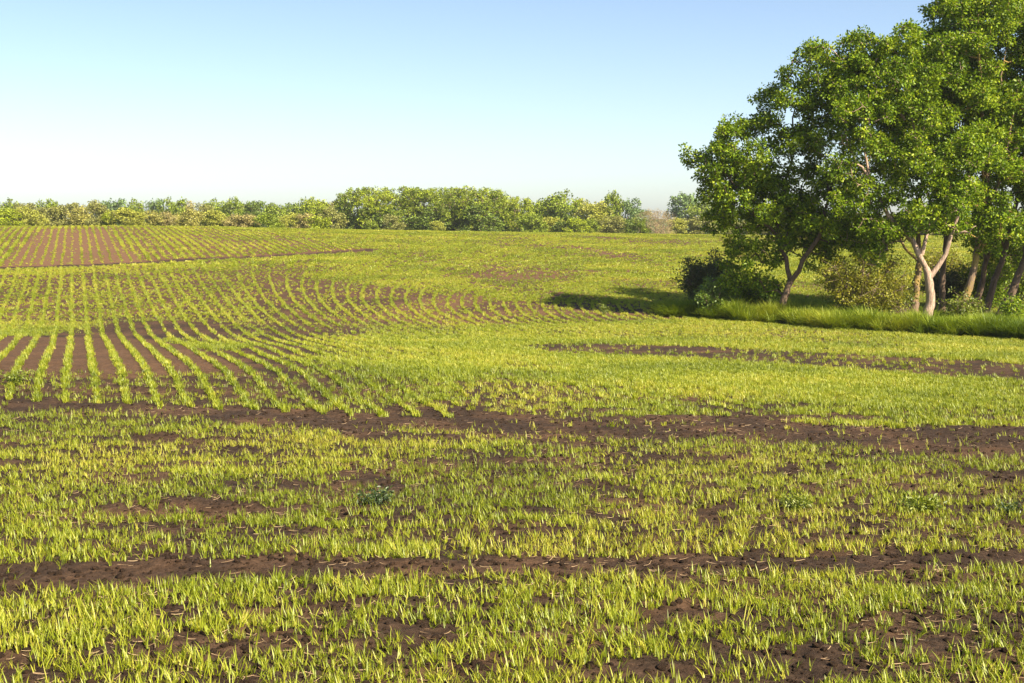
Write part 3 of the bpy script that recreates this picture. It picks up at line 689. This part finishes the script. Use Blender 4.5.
# ------------------------------------------------------------------ verge grass and turf below the trees
VGRASS = leaf_mat('verge_grass_leaf', (0.085, 0.145, 0.010), (0.220, 0.300, 0.018), (0.430, 0.440, 0.060), trans=0.35, gloss=0.02, inst=True)
tall = tufts('tall_grass', 7, VGRASS, (14, 20), (0.40, 0.90), (0.016, 0.030), 0.13, (0.05, 0.45), (0.1, 0.7), seg=3)
def verge():
    n = 9500; X = R.uniform(VERGE[0][0], VERGE[-1][0], n); dep = R.random(n) ** 1.3 * 3.0
    Y = verge_y(X) + 0.1 + dep + (fbm(X * 0.9, X * 0, 3, 121) - 0.5) * 1.8
    tap = sstep(VERGE[0][0] - 0.2, VERGE[0][0] + 2.0, X); hs = (0.35 + 0.95 * fbm(X * 1.3, Y * 1.3, 3, 123)) * (0.55 + 0.45 * tap) * (0.75 + 0.25 * sstep(0, 0.8, dep))
    k = (fbm(X * 2.4, Y * 2.4, 3, 127) + 0.12 * sstep(0.0, 1.2, dep)) > 0.47; X, Y, dep, hs, tap = X[k], Y[k], dep[k], hs[k], tap[k]; n = len(X)
    o = scatter('verge_grass', tall, X, Y, np.full(n, 1.0) * R.uniform(0.8, 1.2, n), 0.45 + (fbm(X * 0.5, Y * 0.5, 2, 125) - 0.5) * 1.1 + R.normal(0, 0.16, n), sclz=hs * R.uniform(0.75, 1.2, n))
    tag(o, 'tall lush green grass verge along the foot of the tree belt', 'grass', kind='stuff')
    n = 9000; X = R.uniform(VERGE[0][0], VERGE[-1][0] + 1, n); Y = verge_y(X) + R.uniform(1.5, 14, n)
    k = in_wood(X, Y); X, Y = X[k], Y[k]; n = len(X)
    o = scatter('shaded_turf', tall, X, Y, R.uniform(0.7, 1.2, n), 0.35 + R.normal(0, 0.15, n), sclz=R.uniform(0.25, 0.5, n))
    tag(o, 'short shaded green grass on the ground below the trees', 'grass', kind='stuff')
verge()

# ------------------------------------------------------------------ far hedgerow and woods: each bush and tree a thing of its own
def lm(name, base, **k):
    b = np.array(base) * 1.9; return leaf_mat(name, tuple(b * 0.35), tuple(b), tuple(b * 1.7), trans=0.25, gloss=0.03, **k)
FAR = {'green': lm('far_green_leaf', (0.112, 0.148, 0.010)), 'bright': lm('far_bright_leaf', (0.160, 0.196, 0.009)), 'yellow': lm('far_yellow_leaf', (0.185, 0.195, 0.030)),
       'olive': lm('far_olive_leaf', (0.135, 0.140, 0.036)), 'tan': lm('far_tan_leaf', (0.185, 0.165, 0.058)), 'orange': lm('far_orange_leaf', (0.185, 0.178, 0.042)),
       'dark': lm('far_dark_leaf', (0.070, 0.102, 0.012)), 'blue': lm('far_bluish_leaf', (0.085, 0.130, 0.042)), 'brown': lm('far_brown_twig', (0.210, 0.160, 0.085))}
_proto = {}
def far_mesh(kind, col, v):
    key = (kind, col, v)
    if key in _proto: return _proto[key]
    rg = np.random.default_rng(sum(map(ord, kind + col)) * 7 + v)
    # unit plants: height 1, width 1
    L = []; nl = {'bush': 30, 'tree': 36, 'wood': 60, 'twiggy': 26}[kind]; nl = 95 if kind == 'wood' else nl
    for _ in range(nl):
        a = rg.uniform(0, 6.283); q = math.sqrt(rg.random())
        if kind in ('bush', 'twiggy'): z = rg.uniform(0.10, 0.86); w = 0.42 * math.sqrt(max(0.05, 1 - (max(0, z - 0.25) / 0.68) ** 2)); r = rg.uniform(.11, .19)
        elif kind == 'wood': z = rg.uniform(0.06, 0.9); w = 0.47 * math.sqrt(max(0.08, 1 - (max(0, z - 0.55) / 0.42) ** 2)); r = rg.uniform(.055, .10)
        else: z = rg.uniform(0.22, 0.88); w = 0.42 * math.sqrt(max(0.05, 1 - ((z - 0.55) / 0.42) ** 2)); r = rg.uniform(.10, .18)
        L.append((w * q * math.cos(a), w * q * math.sin(a), z, r))
    pts, out = crown_points(L, 620 if kind != 'wood' else 1500, rg, 0.4 if kind != 'wood' else 0.65); pts[:, 2] = np.maximum(pts[:, 2], 0.04)
    nlf, sp, sz = {'bush': (10, .055, .055), 'tree': (11, .05, .05), 'wood': (12, .028, .028), 'twiggy': (9, .06, .035)}[kind]
    V, T, tint = leaves(pts, nlf, sp, sz, rg, outward=out, aspect=0.7 if kind != 'twiggy' else 0.25)
    V[:, 2] = np.maximum(V[:, 2], 0.0)
    cm = mesh('crown', V, [T], FAR[col]); fattr(cm, 'tint', np.clip(tint, 0, 1))
    nodes = [np.array([0, 0, z]) for z in np.linspace(0.12, 0.6 if kind in ('tree', 'wood') else 0.4, 6)]
    segs = grow(pts[::3], nodes, rg, tip=0.0035)
    path = smooth_path([(0, 0, -0.04), (rg.normal(0, .02), rg.normal(0, .02), .3), (0, 0, .62 if kind in ('tree', 'wood') else .4)], 7)
    tv, tf, tt = tube(path, np.linspace(.030, .012, 7), 6)
    bv, bf = many_tubes(segs, 3); n = len(tv)
    tm = mesh('trunk', np.vstack([tv, bv]), [np.vstack([tf, bf + n]), tt], TWIG)
    _proto[key] = (cm, tm); return _proto[key]
ORD = ['first', 'second', 'third', 'fourth', 'fifth', 'sixth', 'seventh', 'eighth', 'ninth', 'tenth', 'eleventh', 'twelfth', 'thirteenth', 'fourteenth', 'fifteenth', 'sixteenth', 'seventeenth', 'eighteenth', 'nineteenth', 'twentieth', 'twenty-first', 'twenty-second', 'twenty-third', 'twenty-fourth']
def far_plant(kind, col, px, top, wpx, d, label, name, cat, group, v=None):
    x = at_dist(px, d, top); z = gz(x, d) - 0.05; h = float(zof(top, d)) - z; w = wpx / FPX * d
    v = random.randrange(3) if v is None else v
    cm, tm = far_mesh(kind, col, v)
    root = obj(name, None); root.location = (x, d, z); root.rotation_euler.z = random.uniform(0, 6.283); root.scale = (w * 1.35, w * 1.35, h * 1.06)
    tag(root, label, cat, group)
    obj('crown', cm, root); obj('trunk', tm, root); return root
WORDS = {'green': 'mid-green', 'bright': 'bright green', 'yellow': 'yellow-green', 'olive': 'olive', 'tan': 'tan', 'orange': 'orange-tinged', 'dark': 'dark green', 'blue': 'bluish green', 'brown': 'brown leafless'}
def far_set(items, kind, name, cat, group, where, dist):
    items = sorted(items, key=lambda t: t[0]); tot = {}; seen = {}
    for it in items: tot[it[3]] = tot.get(it[3], 0) + 1
    for px, top, w, col in items:
        seen[col] = seen.get(col, 0) + 1
        noun = 'bush' if kind in ('bush', 'twiggy') else 'tree'
        lab = '%s %s %s' % (WORDS[col], noun, where)
        if tot[col] > 1: lab += ', %s such from left' % ORD[seen[col] - 1]
        far_plant(kind, col, px, top, w, dist + random.uniform(-7, 7), lab, name, cat, group)
# front hedge on the left, just beyond the crest
far_set([(-14, 206, 26, 'bright'), (8, 207, 24, 'bright'), (25, 207, 20, 'yellow'), (35, 212, 18, 'yellow'), (48, 208, 18, 'olive'), (60, 206, 26, 'olive'), (80, 205, 22, 'orange'), (97, 203, 20, 'olive'), (107, 212, 13, 'bright'),
         (123, 208, 24, 'yellow'), (138, 212, 18, 'yellow'), (151, 211, 20, 'orange'), (166, 212, 16, 'tan'), (176, 213, 16, 'orange'), (190, 208, 24, 'orange'), (212, 210, 22, 'yellow'), (226, 214, 16, 'tan'), (238, 213, 24, 'tan'),
         (250, 215, 17, 'tan'), (268, 213, 25, 'green'), (282, 217, 16, 'yellow'), (293, 213, 18, 'yellow'), (304, 212, 20, 'tan'), (320, 215, 22, 'bright'), (332, 209, 26, 'olive')],
        'bush', 'hedgerow_bush', 'bush', 'front bushes of the far hedgerow', 'in the far left hedgerow', 172)
# taller trees behind it
far_set([(-22, 201, 34, 'green'), (6, 201, 26, 'green'), (28, 203, 26, 'olive'), (50, 201, 28, 'green'), (72, 203, 24, 'olive'), (92, 202, 22, 'olive'), (113, 199, 26, 'blue'), (132, 201, 22, 'green'), (155, 199, 19, 'blue'), (172, 198, 26, 'green'),
         (188, 202, 16, 'tan'), (202, 204, 20, 'olive'), (216, 201, 25, 'green'), (231, 199, 22, 'green'), (248, 202, 20, 'dark'), (260, 199, 26, 'dark'), (277, 205, 24, 'green'), (291, 201, 24, 'dark'), (304, 201, 20, 'green'), (316, 199, 24, 'bright'), (330, 201, 24, 'olive'), (344, 200, 22, 'bright')],
        'tree', 'hedgerow_tree', 'tree', 'taller trees behind the far hedgerow', 'rising behind the far left hedgerow', 255)
# the dense wood
far_set([(357, 188, 38, 'green'), (374, 187, 40, 'bright'), (392, 186, 44, 'green'), (408, 187, 40, 'bright'), (424, 188, 40, 'green'), (440, 188, 38, 'bright'), (455, 187, 38, 'green'), (470, 185, 42, 'bright'), (487, 188, 38, 'green'), (500, 191, 36, 'bright'), (515, 196, 30, 'bright')],
        'wood', 'woodland_tree', 'tree', 'trees of the dense wood on the skyline', 'in the dense wood on the skyline', 205)
far_set([(347, 206, 24, 'dark'), (382, 208, 40, 'dark'), (430, 208, 40, 'dark'), (455, 206, 30, 'dark'), (480, 205, 34, 'dark'), (503, 208, 30, 'dark')], 'bush', 'woodland_bush', 'bush', 'dark undergrowth of the dense wood', 'at the foot of the dense wood', 203)
far_set([(392, 215, 19, 'olive'), (436, 221, 14, 'yellow'), (372, 221, 14, 'green')], 'bush', 'woodland_bush', 'bush', 'small bushes before the dense wood', 'in front of the dense wood', 188)
# trees between the dense wood and the brown bush
far_set([(530, 201, 26, 'bright'), (545, 199, 28, 'green'), (562, 193, 32, 'green'), (579, 200, 24, 'yellow'), (594, 203, 30, 'yellow'), (612, 193, 20, 'green'), (628, 199, 24, 'blue'), (606, 205, 24, 'bright'), (640, 208, 18, 'blue'), (545, 205, 26, 'bright')],
        'tree', 'skyline_tree', 'tree', 'skyline trees right of the dense wood', 'on the skyline right of the dense wood', 235)
far_set([(533, 214, 26, 'green'), (549, 217, 26, 'yellow'), (566, 215, 20, 'dark'), (577, 217, 22, 'bright'), (600, 215, 30, 'yellow'), (590, 219, 20, 'green'), (612, 216, 24, 'olive'), (626, 220, 22, 'dark'), (640, 217, 18, 'green')],
        'bush', 'skyline_bush', 'bush', 'bushes below the skyline trees', 'below the skyline trees right of the wood', 200)
far_set([(647, 211, 24, 'brown'), (664, 210, 24, 'brown'), (656, 209, 26, 'brown')], 'twiggy', 'leafless_bush', 'bush', 'brown leafless bushes', 'on the skyline left of the tree belt', 200)
far_set([(686, 194, 30, 'blue'), (703, 200, 26, 'green'), (722, 203, 30, 'green')], 'tree', 'skyline_tree', 'tree', 'skyline trees beside the tree belt', 'on the skyline beside the tree belt', 300)
far_set([(677, 218, 18, 'yellow'), (690, 219, 22, 'olive'), (704, 217, 26, 'olive'), (722, 219, 26, 'green'), (742, 220, 30, 'olive')], 'bush', 'skyline_bush', 'bush', 'low bushes beside the tree belt', 'low on the skyline beside the tree belt', 205)
far_set([(775, 214, 50, 'olive'), (815, 214, 50, 'green'), (860, 213, 55, 'olive'), (905, 213, 55, 'green'), (950, 212, 55, 'olive'), (1000, 212, 60, 'green'), (1050, 211, 60, 'olive')], 'bush', 'skyline_bush', 'bush', 'far bushes seen under the tree belt', 'on the skyline seen through the tree belt', 210)

# ------------------------------------------------------------------ weeds among the seedlings
WEED = leaf_mat('weed_leaf', (0.018, 0.040, 0.008), (0.045, 0.085, 0.014), (0.090, 0.140, 0.022), trans=0.25, gloss=0.06)
def weed(label, px, py, h, w, leafm, seed, nl=9):
    rg = np.random.default_rng(seed); x, d = ground_at(px, py); z = gz(x, d) - 0.01
    root = obj('weed', None); root.location = (x, d, z); tag(root, label, 'weed', 'weeds among the seedlings')
    segs, tips = [], []
    for i in range(nl):
        a = rg.uniform(0, 6.283); o = w / 2 * math.sqrt(rg.random()); t = np.array([o * math.cos(a), o * math.sin(a), h * rg.uniform(.5, 1)])
        segs.append((np.zeros(3), t, .006, .003)); tips += [t, t * 0.65 + rg.normal(0, .02, 3)]
    V, F = many_tubes(segs, 4); obj('stems', mesh('stems', V, [F], leafm), root)
    V, T, tint = leaves(np.array(tips), 12, w * 0.18, w * 0.13, rg, up=0.5, aspect=0.4); V[:, 2] = np.maximum(V[:, 2], 0.01)
    me = mesh('leaves', V, [T], leafm); fattr(me, 'tint', np.clip(tint, 0, 1)); obj('leaves', me, root)
weed('dark green broad-leaved weed among the foreground seedlings, left of centre', 374, 505, .19, .40, WEED, 1, 16)
weed('bright bushy weed standing out of the seedlings right of centre', 798, 508, .16, .40, LEAF_B, 2, 18)
weed('leafy green weed among the seedlings near the right edge', 922, 512, .15, .50, LEAF_B, 3, 20)
weed('small dark weed at the right edge among the seedlings', 1012, 514, .14, .30, WEED, 4)
weed('lone pale green weed on the curved rows in the middle of the field', 604, 316, .55, .55, LEAF_B, 5, 12)
weed('bushy green weed in the bare brown patch at the left edge', 14, 385, .26, .60, LEAF_B, 6, 14)

# ------------------------------------------------------------------ light morning haze
def haze():
    x0, x1, y0, y1, z0, z1 = -260, 260, -30, 420, -4.0, 17.5
    V = [(x, y, z) for z in (z0, z1) for y in (y0, y1) for x in (x0, x1)]
    F = [(0, 2, 3, 1), (4, 5, 7, 6), (0, 1, 5, 4), (2, 6, 7, 3), (0, 4, 6, 2), (1, 3, 7, 5)]
    s = NT('haze_air'); v = s.add('ShaderNodeVolumePrincipled'); v.inputs['Color'].default_value = (0.93, 0.95, 1.0, 1)
    v.inputs['Density'].default_value = 0.0002; v.inputs['Anisotropy'].default_value = 0.2; s.link(v.outputs[0], s.out.inputs['Volume'])
    tag(obj('haze', mesh('haze', V, [np.array(F)], s.m)), 'thin pale morning haze over the whole field', 'haze', kind='stuff')
haze()
